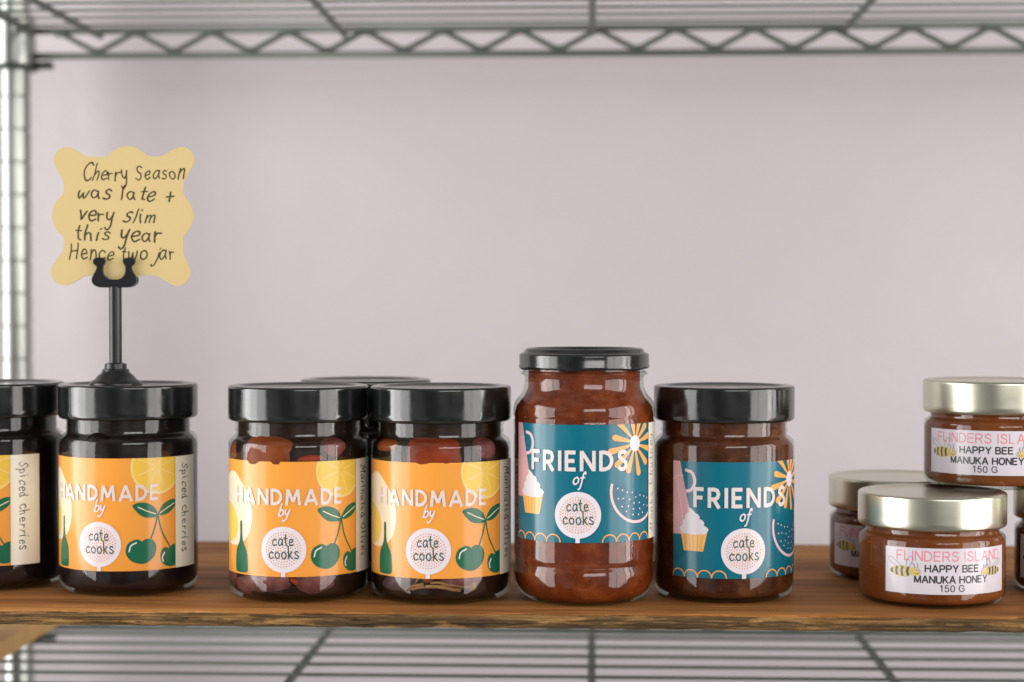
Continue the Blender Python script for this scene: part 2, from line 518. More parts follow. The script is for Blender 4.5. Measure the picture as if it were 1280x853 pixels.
# heavy block capitals, cap height 1
BLOCK = {
 'H': (.62, [[(0, 0), (0, 1)], [(.62, 0), (.62, 1)], [(0, .52), (.62, .52)]]),
 'A': (.80, [[(0, -.02), (.40, .97)], [(.40, .97), (.80, -.02)], [(.16, .28), (.64, .28)]]),
 'N': (.66, [[(0, 0), (0, 1)], [(.03, .93), (.63, .07)], [(.66, 0), (.66, 1)]]),
 'D': (.62, [[(0, 0), (0, 1)], [(0, .915), (.22, .915), (.44, .84), (.58, .66), (.61, .5), (.58, .34), (.44, .16), (.22, .085), (0, .085)]]),
 'M': (.90, [[(.02, 0), (.12, .97)], [(.12, .95), (.45, .22)], [(.45, .22), (.78, .95)], [(.78, .97), (.88, 0)]]),
 'E': (.44, [[(0, 0), (0, 1)], [(0, .915), (.5, .915)], [(0, .5), (.44, .5)], [(0, .085), (.5, .085)]]),
 'F': (.44, [[(0, 0), (0, 1)], [(0, .915), (.5, .915)], [(0, .49), (.44, .49)]]),
 'R': (.54, [[(0, 0), (0, 1)], [(0, .915), (.26, .915), (.44, .86), (.5, .68), (.44, .5), (.26, .42), (0, .42)], [(.24, .42), (.54, -.02)]]),
 'I': (.0, [[(0, 0), (0, 1)]]),
 'S': (.52, [[(.5, .83), (.38, .92), (.2, .92), (.07, .82), (.07, .68), (.2, .57), (.36, .48), (.49, .37), (.49, .2), (.36, .08), (.16, .07), (.0, .18)]]),
}
# plain printed capitals, cap height 1
SANS = {
 'F': (.56, [[(0, 0), (0, 1)], [(0, .94), (.58, .94)], [(0, .5), (.5, .5)]]),
 'L': (.56, [[(0, 0), (0, 1)], [(0, .06), (.46, .06)]]),
 'I': (.06, [[(.03, 0), (.03, 1)]]),
 'N': (.66, [[(0, 0), (0, 1)], [(.02, .95), (.64, .05)], [(.66, 0), (.66, 1)]]),
 'D': (.68, [[(0, 0), (0, 1)], [(0, .94), (.3, .94), (.5, .88), (.63, .72), (.68, .5), (.63, .28), (.5, .12), (.3, .06), (0, .06)]]),
 'E': (.60, [[(0, 0), (0, 1)], [(0, .94), (.62, .94)], [(0, .52), (.56, .52)], [(0, .06), (.63, .06)]]),
 'R': (.66, [[(0, 0), (0, 1)], [(0, .94), (.42, .94), (.58, .87), (.63, .72), (.58, .56), (.42, .48), (0, .48)], [(.3, .48), (.46, .34), (.68, 0)]]),
 'S': (.64, [[(.6, .74), (.53, .88), (.34, .95), (.13, .9), (.05, .75), (.12, .6), (.32, .53), (.52, .46), (.63, .3), (.55, .13), (.34, .05), (.1, .11), (.01, .3)]]),
 'A': (.76, [[(0, 0), (.36, .95), (.4, .95), (.76, 0)], [(.14, .36), (.62, .36)]]),
 'H': (.66, [[(0, 0), (0, 1)], [(.66, 0), (.66, 1)], [(0, .52), (.66, .52)]]),
 'P': (.62, [[(0, 0), (0, 1)], [(0, .94), (.4, .94), (.56, .87), (.62, .7), (.56, .53), (.4, .46), (0, .46)]]),
 'Y': (.72, [[(0, 1), (.36, .46), (.36, 0)], [(.72, 1), (.36, .46)]]),
 'B': (.62, [[(0, 0), (0, 1)], [(0, .94), (.38, .94), (.53, .88), (.57, .74), (.52, .6), (.36, .53), (0, .53)], [(.36, .53), (.56, .46), (.63, .29), (.56, .13), (.38, .06), (0, .06)]]),
 'M': (.78, [[(0, 0), (0, 1)], [(.02, .96), (.39, .04)], [(.39, .04), (.76, .96)], [(.78, 1), (.78, 0)]]),
 'U': (.66, [[(0, 1), (0, .36), (.06, .16), (.2, .06), (.33, .04), (.46, .06), (.6, .16), (.66, .36), (.66, 1)]]),
 'K': (.64, [[(0, 0), (0, 1)], [(.62, 1), (0, .36)], [(.22, .57), (.66, 0)]]),
 'O': (.74, [[(.37, .95), (.17, .9), (.05, .74), (.0, .5), (.05, .26), (.17, .1), (.37, .05), (.57, .1), (.69, .26), (.74, .5), (.69, .74), (.57, .9), (.37, .95)]]),
 '0': (.52, [[(.26, .94), (.1, .86), (.02, .66), (.0, .48), (.02, .3), (.1, .1), (.26, .04), (.42, .1), (.5, .3), (.52, .48), (.5, .66), (.42, .86), (.26, .94)]]),
 '1': (.42, [[(.04, .74), (.26, .96), (.26, 0)]]),
 '5': (.54, [[(.5, .93), (.12, .93), (.05, .5), (.24, .6), (.44, .54), (.53, .34), (.47, .14), (.28, .04), (.08, .1), (.0, .24)]]),
 'G': (.72, [[(.68, .7), (.58, .88), (.37, .95), (.16, .89), (.03, .68), (.02, .4), (.12, .16), (.33, .05), (.54, .09), (.7, .22), (.7, .48), (.4, .48)]]),
 ' ': (.16, []),
}
_gc = {}


def glyph(font, ch, w):
    key = (id(font), ch, round(w, 4))
    if key not in _gc:
        polys = []
        for st in font[ch][1]:
            pts = smooth_line(st, False, 6) if font is HAND else st
            polys += stroke_polys(pts, w, font is HAND)
        _gc[key] = tri(polys)
    return _gc[key]


def text(s, font, size, pen, width=None, gap=0.0, slant=0.0, jitter=0.0, center=True):
    """Triangles of a line of lettering; origin at the baseline (its middle if center)."""
    rnd = random.Random(s + str(size))
    out, x = [], 0.0
    for ch in s:
        adv = font[ch][0]
        dy, sc = rnd.uniform(-jitter, jitter), 1 + rnd.uniform(-jitter, jitter)
        sk, sy, wb = rnd.uniform(-2, 2) * jitter, 1 + rnd.uniform(-1.5, 1.5) * jitter, rnd.uniform(0, 9)
        for t in glyph(font, ch, pen / size):
            out.append([((x + px * sc + (slant + sk) * py + jitter * 0.5 * sin(3 * py + wb)) * size, (py * sc * sy + dy + jitter * 0.5 * sin(4 * px + wb)) * size) for px, py in t])
        x += adv + gap
    tot = (x - gap) * size
    k = (width / tot) if width else 1.0
    ox = -tot * k / 2 if center else 0
    return [[(px * k + ox, py) for px, py in t] for t in out]


def move(ts, dx, dy, rot=0.0, sx=1.0, sy=1.0):
    c, s = cos(radians(rot)), sin(radians(rot))
    return [[(px * sx * c - py * sy * s + dx, px * sx * s + py * sy * c + dy) for px, py in t] for t in ts]


def clip(poly, ax, lim, keep_less):
    out, n = [], len(poly)
    for i in range(n):
        a, b = poly[i], poly[(i + 1) % n]
        ia = (a[ax] <= lim) if keep_less else (a[ax] >= lim)
        ib = (b[ax] <= lim) if keep_less else (b[ax] >= lim)
        if ia: out.append(a)
        if ia != ib:
            t = (lim - a[ax]) / (b[ax] - a[ax])
            out.append((a[0] + (b[0] - a[0]) * t, a[1] + (b[1] - a[1]) * t))
    return out


class Art:
    """Printed artwork in millimetres, wrapped round a jar (R in mm) or left flat (R = None)."""
    STEP = 1.5

    def __init__(self, R, z0, u0, u1, v1, base, thick=0.12):
        self.R, self.z0, self.box, self.mats, self.items = R, z0, (u0, u1, 0.0, v1), [base], []
        self.thick = thick
        self.items.append(([[(u0, 0), (u1, 0), (u1, v1), (u0, v1)]], 0, 0))
        self.layer = 0

    def put(self, ts, m, box=None, same=False):
        if not same: self.layer += 1
        if m not in self.mats: self.mats.append(m)
        u0, u1, v0, v1 = box or self.box
        res = []
        for t in ts:
            p = t
            for ax, lim, kl in ((0, u0, False), (0, u1, True), (1, v0, False), (1, v1, True)):
                if len(p) > 2: p = clip(p, ax, lim, kl)
            if len(p) > 2: res.append(p)
        self.items.append((res, self.layer, self.mats.index(m)))

    def at(self, u, v, off):
        t = u / self.R
        r = (self.R + off) / 1000
        return (r * sin(t), -r * cos(t), (self.z0 + v) / 1000)

    def build(self, name, parent):
        vs, fs, ms, ns = [], [], [], []
        st = self.STEP
        for polys, layer, mi in self.items:
            off = self.thick + layer * 0.02
            for p in polys:
                lo = math.floor(min(q[0] for q in p) / st); hi = math.ceil(max(q[0] for q in p) / st)
                for k in range(lo, hi):
                    s = p
                    if hi - lo > 1:
                        s = clip(p, 0, k * st, False)
                        if len(s) > 2: s = clip(s, 0, (k + 1) * st, True)
                    if len(s) < 3: continue
                    a = sum(s[i][0] * s[(i + 1) % len(s)][1] - s[(i + 1) % len(s)][0] * s[i][1] for i in range(len(s))) / 2
                    if abs(a) < 1e-6: continue
                    if a < 0: s = s[::-1]
                    # points inside a strip sit on its chord so that every layer stays parallel
                    k0 = len(vs)
                    for (u, v) in s:
                        A, B = self.at(k * st, v, off), self.at((k + 1) * st, v, off)
                        w = (u - k * st) / st
                        vs.append(tuple(A[i] * (1 - w) + B[i] * w for i in range(3)))
                        ns.append((sin(u / self.R), -cos(u / self.R), 0))
                    fs.append(tuple(range(k0, len(vs)))); ms.append(mi)
        # paper edge back to the glass
        u0, u1, v0, v1 = self.box
        n = int((u1 - u0) / 1.5) + 1
        ring = [(u0 + (u1 - u0) * i / n, v1) for i in range(n + 1)] + [(u1 - (u1 - u0) * i / n, 0) for i in range(n + 1)]
        for i in range(len(ring)):
            a, b = ring[i], ring[(i + 1) % len(ring)]
            if a == b: continue
            k0 = len(vs)
            for (u, v), o in ((a, self.thick), (b, self.thick), (b, 0.0), (a, 0.0)):
                vs.append(self.at(u, v, o - 0.01)); ns.append((sin(u / self.R), -cos(u / self.R), 0))
            fs.append((k0, k0 + 1, k0 + 2, k0 + 3)); ms.append(0)
        me = bpy.data.meshes.new(name)
        me.from_pydata(vs, [], fs)
        for m in self.mats: me.materials.append(m)
        me.polygons.foreach_set("material_index", ms)
        me.polygons.foreach_set("use_smooth", [True] * len(fs))
        me.normals_split_custom_set_from_vertices(ns)
        o = bpy.data.objects.new(name, me)
        COL.objects.link(o); o.parent = parent
        return o


# ------------------------------------------------------------------ the wall
w = MB()
w.box((-3.2, 1.50, -1.0), (3.2, 1.56, 1.9))
tag(w.build("wall", M["wall"], smooth=False), "plain pinkish white painted wall behind the wire shelf", "wall", kind="structure")

# ------------------------------------------------------------------ wire shelving
rack = thing("wire_shelving", "grey chrome wire shelving rack with grooved corner post and zigzag edge", "shelving", (-0.45, 1.42, -0.60))
RX, RY, RZ = rack.location
YB, YF, XL, XR = 1.42, 0.80, -0.435, 0.62


def loc(p): return (p[0] - RX, p[1] - RY, p[2] - RZ)


def wire_shelf(z, ys):
    fr = MB()
    for y in ys: fr.tube([loc((XL, y, z)), loc((XR, y, z))], 0.00115, 8)
    fr.tube([loc((XL, YF, z)), loc((XR, YF, z))], 0.003, 10)
    for x in (XL, XR): fr.tube([loc((x, YF, z)), loc((x, YB, z))], 0.003, 10)
    sh = fr.build("shelf", M["wire"], rack)
    for k in range(-2 if z > 0 else -1, 4):
        x = 0.191 * k
        b = MB(); b.tube([loc((x, YF, z - 0.0042)), loc((x, YB, z - 0.0042))], 0.0027, 10)
        b.build("crossbar", M["wire"], sh)
    t = MB()
    t.tube([loc((XL, YB, z)), loc((XR, YB, z))], 0.0027, 10)
    t.tube([loc((XL, YB, z - 0.0195)), loc((XR, YB, z - 0.0195))], 0.0027, 10)
    zz, x, up = [], XL + 0.022, True
    while x < XR:
        za = z - 0.0035 if up else z - 0.016
        zz += [(x - 0.0030, za), (x + 0.0030, za)]
        x += 0.0298; up = not up
    t.tube([loc((px, YB - 0.0042, pz)) for px, pz in zz], 0.0022, 8)
    t.build("edge_truss", M["wire"], sh)


wire_shelf(0.365, [YB - 0.0335 * k for k in range(1, 18)])
wire_shelf(-0.081, [YB - 0.0335 * k for k in range(1, 18)])
post = MB()
pr, prof, z = 0.0125, [(0, 0)], 0.0
prof += [(pr, 0.0)]
while z < 1.35:
    z += 0.0254
    prof += [(pr, z - 0.0022), (pr - 0.0011, z - 0.0014), (pr - 0.0011, z - 0.0004), (pr, z + 0.0004)]
prof += [(pr, z + 0.01), (0, z + 0.01)]
post.lathe(prof, 40)
po = post.build("post", M["chrome"], rack, sharp=50)
for zc in (0.365, -0.081):
    c = MB()
    zz = zc - RZ
    c.lathe([(0.0129, zz - 0.026), (0.0172, zz - 0.026), (0.0176, zz - 0.022), (0.0160, zz + 0.012), (0.0129, zz + 0.014)], 40)
    c.build("sleeve", M["chrome"], po, sharp=50)
    c = MB()
    c.lathe([(0.0131, zz - 0.0305), (0.0185, zz - 0.0305), (0.0188, zz - 0.0262), (0.0131, zz - 0.0262)], 40)
    c.box((0.014, -0.004, zz - 0.0295), (0.030, 0.004, zz - 0.024))
    c.build("collar", M["collar"], po, sharp=50)

# ------------------------------------------------------------------ plank with a live edge, carried on two battens
plank = thing("wooden_plank", "brown wooden plank with rough dark live front edge under the jars", "plank", (0, 0.912, 0))


def plank_mesh():
    mb = MB()
    x0, x1, n = -0.62, 0.56, 520
    T = -0.0082
    depth = 0.264
    rows = []
    for i in range(n + 1):
        x = x0 + (x1 - x0) * i / n
        a = noise.noise(Vector((x * 9, 1.3, 0))) * 0.0016 + noise.noise(Vector((x * 45, 4.0, 0))) * 0.0007 + noise.noise(Vector((x * 160, 4.0, 0))) * 0.00035
        row = []
        row.append((x, depth, T))
        row.append((x, 0.004 + a, T + noise.noise(Vector((x * 30, 9, 0))) * 0.0006))
        for k in range(9):                     # the rough front edge, from below upwards
            f = k / 8
            bulge = -0.0020 * sin(pi * f) + 0.0016 * (f > 0.86)
            ragged = noise.noise(Vector((x * 60, f * 3.0, 2))) * 0.0028 + noise.noise(Vector((x * 240, f * 9, 5))) * 0.0010
            row.append((x, 0.0012 + a + bulge + ragged * (0.3 if k == 8 else 1), T + 0.0004 + (-T - 0.0008) * f))
        row.append((x, 0.0040 + a, -0.0001))
        row.append((x, 0.010, 0.0))
        row.append((x, depth, 0.0))
        rows.append(row)
    m = len(rows[0])
    vs = [p for r in rows for p in r]
    fs, ms = [], []
    for i in range(n):
        for k in range(m):
            k2 = (k + 1) % m
            fs.append((i * m + k, (i + 1) * m + k, (i + 1) * m + k2, i * m + k2))
            ms.append(1 if 1 <= k <= 8 else 0)
    fs.append(tuple(range(m))); ms.append(0)
    fs.append(tuple(n * m + k for k in reversed(range(m)))); ms.append(0)
    mb.v, mb.f, mb.m = vs, fs, ms
    return mb


plank_mesh().build("board", [M["plank"], M["bark"]], plank, sharp=40)
for x in (-0.56, 0.50):
    b = MB(); b.box((x - 0.02, 0.01, -0.0794), (x + 0.02, 0.25, -0.0084)); b.build("batten", M["plank"], plank, smooth=False)

b = MB(); b.box((-0.21, -0.21, 0.0), (0.21, 0.21, 0.012))
o = b.build("wooden_board", M["board"], smooth=False)
o.location = (-0.595, 1.20, -0.0790)
tag(o, "pale tan wooden board lying on the lower wire shelf below the plank", "board")


# ------------------------------------------------------------------ jar parts
def squat_lid(parent, R, z0, z1, m, rim=0.0030, recess=0.0012):
    mb = MB()
    mb.lathe([(0, z0 + 0.004), (R - 0.0035, z0 + 0.004), (R - 0.0030, z0), (R - 0.0012, z0), (R - 0.0004, z0 + 0.0006), (R, z0 + 0.0016),
              (R, z0 + 0.004), (R, (z0 + z1) / 2), (R, z1 - 0.0016)] + arc(R - 0.0014, z1 - 0.0014, 0.0014, 8, 90, 6) +
             [(R - rim - 0.0022, z1), (R - rim - 0.0032, z1 - recess * 0.4), (R - rim - 0.0042, z1 - recess), (R * 0.5, z1 - recess), (0, z1 - recess)], 128)
    return mb.build("lid", m, parent, sharp=75)


def tall_glass(parent, R=0.0369):
    """Straight jar, 111 mm tall with its lid: rounded foot, shoulder, threaded neck."""
    o = [(0, 0.0022), (0.026, 0.0016), (0.0300, 0.0)] + arc(R - 0.0055, 0.0062, 0.0055, -80, 0, 8)
    o += [(R, 0.014), (R, 0.05), (R, 0.078)] + arc(R - 0.0042, 0.0802, 0.0042, 0, 62, 6)
    o += [(R - 0.0034, 0.0848), (R - 0.0042, 0.0858), (R - 0.0036, 0.0876), (R - 0.0042, 0.0894), (R - 0.0038, 0.0915), (R - 0.0042, 0.094), (R - 0.0042, 0.104)]
    i = [(R - 0.0047, 0.104), (R - 0.0047, 0.0858), (R - 0.0046, 0.0840), (R - 0.0009, 0.0802), (R - 0.0003, 0.078), (R - 0.0003, 0.010)] + arc(R - 0.0055, 0.0072, 0.0053, 0, -84, 8) + [(0, 0.0020)]
    mb = MB(); mb.lathe(o + i[:1], 128); mb.lathe(i, 128, 1)
    return mb.build("glass", [M["glass"], M["wet_glass"]], parent, sharp=60)


def filling(parent, name, R, m, top=0.0935):
    mb = MB()
    mb.lathe([(0, 0.0026), (R - 0.0055, 0.0026)] + arc(R - 0.0055, 0.0078, 0.0052, -86, 0, 8) + [(R, 0.0108), (R, 0.078), (R - 0.0010, 0.0808), (R - 0.0040, 0.0842), (R - 0.0042, 0.088), (R - 0.0042, top), (0, top)], 96)
    return mb.build(name, m, parent, sharp=70)


def lump(parent, name, m, ang, z, a, b, h, R, out, seed, rot=0.0, amp=0.10, sq=1.0):
    """An olive or a chunk lying against the inside of the glass."""
    bm = bmesh.new()
    bmesh.ops.create_icosphere(bm, subdivisions=4, radius=1.0)
    for v in bm.verts:
        p = v.co.copy()
        k = 1 + amp * noise.noise(p * 1.3 + Vector((seed, 0, 0))) + amp * 0.4 * noise.noise(p * 4 + Vector((seed, 3, 0)))
        px, pz = math.copysign(abs(p.x) ** sq, p.x), math.copysign(abs(p.z) ** sq, p.z)
        x, zz = px * a * k, pz * h * k
        c, s = cos(radians(rot)), sin(radians(rot))
        v.co = Vector((x * c - zz * s, p.y * b * (1 + (k - 1) * 0.3), x * s + zz * c))
    for f in bm.faces: f.smooth = True
    me = bpy.data.meshes.new(name); bm.to_mesh(me); bm.free()
    me.materials.append(m)
    o = bpy.data.objects.new(name, me); COL.objects.link(o); o.parent = parent
    t = radians(ang); rr = R - b + out
    o.location = (rr * sin(t), -rr * cos(t), z); o.rotation_euler = (0, 0, t)
    return o


# ------------------------------------------------------------------ artwork
def badge(A, dot, txt):
    A.put(tri([ellipse(0, 14, 11.8, 11.8, 64)]) , P_WHITE)
    A.put(tri([[(-1.1, -1), (1.1, -1), (1.1, 3), (-1.1, 3)]]), P_WHITE)
    d = []
    for ring in range(1, 8):
        r = 1.27 * ring
        n = max(6, int(2 * pi * r / 1.42))
        for k in range(n):
            t = 2 * pi * (k + 0.5 * (ring % 2)) / n
            d.append(ellipse(r * cos(t), 14 + r * sin(t), 0.34, 0.34, 8))
    A.put([p for p in d], dot)
    A.put(move(text("cate", HAND, 3.5, 0.62, 11.2, 0.14, 0, 0.025), 0, 16.0), txt)
    A.put(move(text("cooks", HAND, 3.5, 0.62, 15.8, 0.14, 0, 0.025), 0.3, 9.4), txt)


def handmade(title, z0=14.2):
    A = Art(36.9, z0, -43.7, 58.3, 59.0, P_ORANGE)
    bx = (-43.7, 41.8, 0, 59)
    egg = smooth_line([(-34, 53), (-26, 48), (-20, 40), (-18, 30), (-21, 20), (-29, 15), (-40, 15), (-52, 22), (-54, 36), (-46, 48)], True, 6)
    A.put(tri([egg]), P_CREAM, bx)
    A.put(tri([smooth_line([(-43, 37), (-34, 34), (-29.5, 27), (-31, 19), (-38, 16), (-50, 17), (-50, 34)], True, 6)]), P_EGG, bx)
    # lemon slice
    A.put(tri([ellipse(31, 54, 14.2, 14.2, 60)]), P_RIM, bx)
    A.put(tri([ellipse(31, 54, 13.0, 13.0, 60)]), P_LEMON, bx)
    sp = []
    for k in range(8):
        t = radians(20 + 45 * k)
        sp += stroke_polys([(31 + 1.5 * cos(t), 54 + 1.5 * sin(t)), (31 + 11.2 * cos(t), 54 + 11.2 * sin(t))], 0.5)
    A.put(tri(sp), P_RIM, bx)
    # bottle
    A.put(tri([smooth_line([(-26.8, 27), (-25.2, 27), (-25.1, 20.5), (-24.2, 16.5), (-21.6, 12), (-21.0, 6), (-21.3, 1.6), (-24, .9), (-28, .9), (-30.7, 1.6), (-31.0, 6), (-30.4, 12), (-27.8, 16.5), (-26.9, 20.5)], True, 4)]), P_GREEN, bx)
    # cherries
    c1 = smooth_line([(22.5, 15.4), (25.0, 16.6), (28.4, 15.8), (30.2, 12.2), (29.0, 7.2), (25.4, 4.2), (21.4, 3.6), (16.6, 5.6), (14.2, 9.6), (15.2, 14.2), (18.6, 16.3), (20.8, 16.4)], True, 5)
    c2 = smooth_line([(37.4, 10.8), (39.4, 12.4), (42.5, 12.6), (45.5, 9.8), (45.2, 5.2), (41.6, 1.6), (37.2, 1.2), (33.4, 3.6), (32.4, 7.2), (33.4, 10.4), (35.6, 11.6)], True, 5)
    A.put(tri([c1, c2]), P_GREEN, bx)
    A.put(tri(stroke_polys(smooth_line([(31.0, 29.0), (29.6, 23), (26.9, 15.6)]), 0.75) + stroke_polys(smooth_line([(31.2, 29.0), (33.4, 20), (38.2, 11.6)]), 0.75)), P_GREEN, bx)
    A.put(tri([smooth_line([(31.0, 28.6), (27.5, 27.6), (22.5, 28.6), (17.8, 33.8), (20.5, 35.6), (25.0, 35.4), (29.3, 33.0)], True, 5),
               smooth_line([(31.4, 28.8), (35.5, 28.8), (39.8, 31.0), (43.6, 35.8), (40.0, 36.6), (35.2, 35.0), (32.4, 31.8)], True, 5)]), P_GREEN, bx)
    A.put(tri(stroke_polys([(20.6, 33.4), (25, 31.2), (30, 29.4)], 0.5) + stroke_polys([(41, 34.4), (36.5, 32.2), (32.4, 29.8)], 0.5)), P_CREAM, bx)
    A.put(tri(stroke_polys(smooth_line([(15.9, 10.2), (16.8, 13.2), (19.6, 14.8)]), 0.7) + stroke_polys(smooth_line([(34.0, 4.2), (33.6, 6.4), (34.8, 8.8)]), 0.7)), P_WHITE, bx)
    badge(A, P_DOT, P_TEXT)
    A.put(move(text("HANDMADE", BLOCK, 8.4, 1.62, 60.0, 0.36), 0.6, 36.8), P_LETTER, bx)
    A.put(move(text("by", HAND, 3.3, 0.75, None, 0.0, 0.28), 0.2, 31.2), P_WHITE, bx)
    # white strip with the contents written by hand, reading downwards
    A.put(tri([[(41.8, 0), (58.3, 0), (58.3, 59), (41.8, 59)]]), P_STRIP)
    t = text(title, HAND, 3.1, 0.55, None, 0.28, 0.05, 0.10, center=False)
    L = max(p[0] for q in t for p in q)
    A.put(move(t, 46.6, 55.5, -90, 47.5 / L, 1.0), P_INK)
    return A


def friends(R, z0, right):
    """Teal label; right = where the label paper ends, a strip of handwriting follows if it is long enough."""
    A = Art(R, z0, -39.0, right, 59.5, P_TEAL)
    bx = (-39.0, 43.2, 0, 59.5)
    # jug
    A.put(stroke([(-30.6, 55), (-27.0, 53.6), (-25.6, 49), (-27.6, 45.0), (-31.5, 44.0)], 1.6), P_PINKL, bx)
    A.put(tri([[(-40, 61), (-34.8, 61), (-26.6, 27), (-27, 21.8), (-40, 21.8)]]), P_PINK, bx)
    A.put(tri(stroke_polys([(-36.6, 52), (-33.2, 34), (-31.6, 22)], 0.45) + stroke_polys([(-40, 49.5), (-36.6, 52.0), (-32.4, 52.2)], 0.45)), P_PINKL, bx)
    # cupcake
    A.put(tri([[(-34.0, 23.6), (-18.8, 23.6), (-21.0, 13.6), (-31.8, 13.6)]]), P_CUP, bx)
    A.put(tri([q for k in range(5) for q in stroke_polys([(-31.6 + 2.6 * k, 22.8), (-30.4 + 2.05 * k, 13.9)], 0.35)]), P_CUPD, bx)
    A.put(tri([ellipse(-26.4, 24.8, 8.2, 2.8, 30), ellipse(-31.5, 24.6, 2.5, 2.4, 18), ellipse(-21.3, 24.6, 2.6, 2.4, 18), ellipse(-26.6, 28.0, 6.2, 2.8, 26), ellipse(-27.0, 31.0, 4.2, 2.4, 24),
               smooth_line([(-30, 31), (-28.6, 34), (-29.3, 36), (-26.5, 34.6), (-24, 31)], True, 4)]), P_WHITE, bx)
    # melon
    cx, cy, r, tl = 33.0, 25.5, 16.6, -15.0
    half = lambda rr: [(cx + rr * cos(radians(a + tl)), cy + rr * sin(radians(a + tl))) for a in range(180, 361, 6)]
    A.put(tri([half(r)]), P_PINKL, bx)
    A.put(tri([half(r - 1.4)]), P_SEEDBG, bx)
    seeds = []
    rnd = random.Random(3)
    for rr, n in ((3.5, 3), (6.6, 5), (9.6, 7), (12.4, 9)):
        for k in range(n):
            a = radians(180 + 180 * (k + 0.5) / n + tl + rnd.uniform(-4, 4))
            seeds.append(ellipse(cx + rr * cos(a), cy + rr * sin(a), 0.42, 0.42, 8))
    A.put(seeds, P_WHITE, bx)
    # scallops along the lower edge
    sc = []
    for x in (-39 + 3.75, -31.5 + 3.75, -24 + 3.75, -16.5 + 3.75, 12.5 + 3.75, 20 + 3.75, 27.5 + 3.75, 35 + 3.75):
        sc += stroke_polys([(x + 3.75 * cos(radians(a)), 0.2 + 3.75 * sin(radians(a))) for a in range(0, 181, 15)], 0.62)
    A.put(tri(sc), P_SUN, bx)
    # sun
    ray = []
    for a, ln in ((97, 13), (131, 17), (163, 14), (192, 16.5), (221, 16.5), (250, 15.5), (278, 16.5), (309, 14.5), (342, 14), (15, 13), (45, 13), (72, 13)):
        t = radians(a)
        p0 = (31.5 + 3.0 * cos(t), 49.6 + 3.6 * sin(t)); p1 = (31.5 + (ln - 1.3) * cos(t + 0.04), 49.6 + (ln - 1.3) * sin(t + 0.04))
        ray += stroke_polys([p0, p1], 1.0, True, 3.3)
    A.put(tri(ray), P_SUN, bx)
    A.put(tri([ellipse(31.5, 49.6, 3.6, 4.1, 30)]), P_WHITE, bx)
    badge(A, P_DOT, P_TEXT)
    A.put(move(text("FRIENDS", BLOCK, 10.3, 2.0, 51.0, 0.38), 0.2, 36.2), P_LETTER, bx)
    A.put(move(text("of", HAND, 3.5, 0.80, None, 0.10, 0.22), 0.2, 29.6), P_WHITE, bx)
    if right > 45:
        A.put(tri([[(43.2, 0), (right, 0), (right, 59.5), (43.2, 59.5)]]), P_STRIP)
        t = text("Monks Chutney", HAND, 2.5, 0.4, None, 0.35, 0.05, 0.10, center=False)
        L = max(p[0] for q in t for p in q)
        A.put(move(t, 48.4, 3.5, 90, 50.0 / L, 1.0), P_FAINT)
    return A


def bee(A, cx, cy, k, flip):
    f = -1 if flip else 1
    mv = lambda pts: [(cx + f * x * k, cy + y * k) for x, y in pts]
    wings = []
    for pts in ([(-1.0, 2.2), (-4.6, 5.2), (-8.4, 7.2), (-9.2, 5.6), (-6.4, 3.4), (-2.6, 1.8)], [(1.0, 2.2), (1.4, 5.6), (3.2, 8.2), (4.4, 7.0), (3.8, 4.2), (2.2, 2.0)]):
        q = smooth_line(mv(pts), True, 4)
        wings += stroke_polys(q + [q[0]], 0.26)
    A.put(tri(wings), H_GREY)
    A.put(tri([smooth_line(mv([(-8.4, 0.2), (-5.4, 2.4), (-1.0, 2.8), (3.2, 2.2), (4.6, 0), (3.0, -2.4), (-1.0, -3.0), (-5.4, -2.4)]), True, 5)]), H_YEL)
    st = []
    for x, h in ((-7.2, 1.0), (-4.4, 2.3), (-1.2, 2.7), (1.9, 2.3)):
        st += stroke_polys(smooth_line(mv([(x + 0.3, h), (x - 0.25, 0), (x + 0.3, -h)]), False, 4), 1.25, False)
    A.put(tri(st), H_BLUE)
    A.put(tri([smooth_line(mv([(3.0, 0.2), (4.6, 2.2), (7.2, 2.2), (8.9, 0.3), (8.2, -1.7), (5.6, -2.2), (3.6, -1.6)]), True, 5)]), H_YEL)
    A.put(tri([ellipse(*mv([(6.4, 1.0)])[0], 0.62 * k, 0.78 * k, 14), ellipse(*mv([(7.9, 1.1)])[0], 0.5 * k, 0.66 * k, 14)]), H_WHITE)
    A.put(tri([ellipse(*mv([(6.6, 0.9)])[0], 0.34 * k, 0.42 * k, 10), ellipse(*mv([(8.0, 1.0)])[0], 0.28 * k, 0.36 * k, 10)] +
              stroke_polys(smooth_line(mv([(6.0, -0.9), (7.0, -1.2), (8.0, -0.8)])), 0.24) +
              stroke_polys(smooth_line(mv([(5.6, 2.2), (5.2, 3.8), (4.2, 4.6)])), 0.22) + stroke_polys(smooth_line(mv([(7.2, 2.1), (7.4, 3.6), (6.8, 4.7)])), 0.22)), H_BLACK)


def honey_art():
    A = Art(37.5, 8.0, -34.5, 34.5, 23.2, H_WHITE)
    A.put(move(text("FLINDERS ISLAND", SANS, 5.2, 0.62, 57.5, 0.24), 1.0, 16.6), H_PINK)
    A.put(move(text("HAPPY BEE", SANS, 3.7, 0.74, 27.5, 0.24), 0.6, 11.2), H_BLACK)
    A.put(move(text("MANUKA HONEY", SANS, 3.7, 0.74, 38.5, 0.24), 0.8, 5.7), H_BLACK)
    A.put(move(text("150 G", SANS, 3.5, 0.46, 12.4, 0.22), 0.2, 1.4), H_BLACK)
    bee(A, -23.8, 11.2, 0.94, False)
    bee(A, 23.4, 11.2, 0.78, True)
    return A


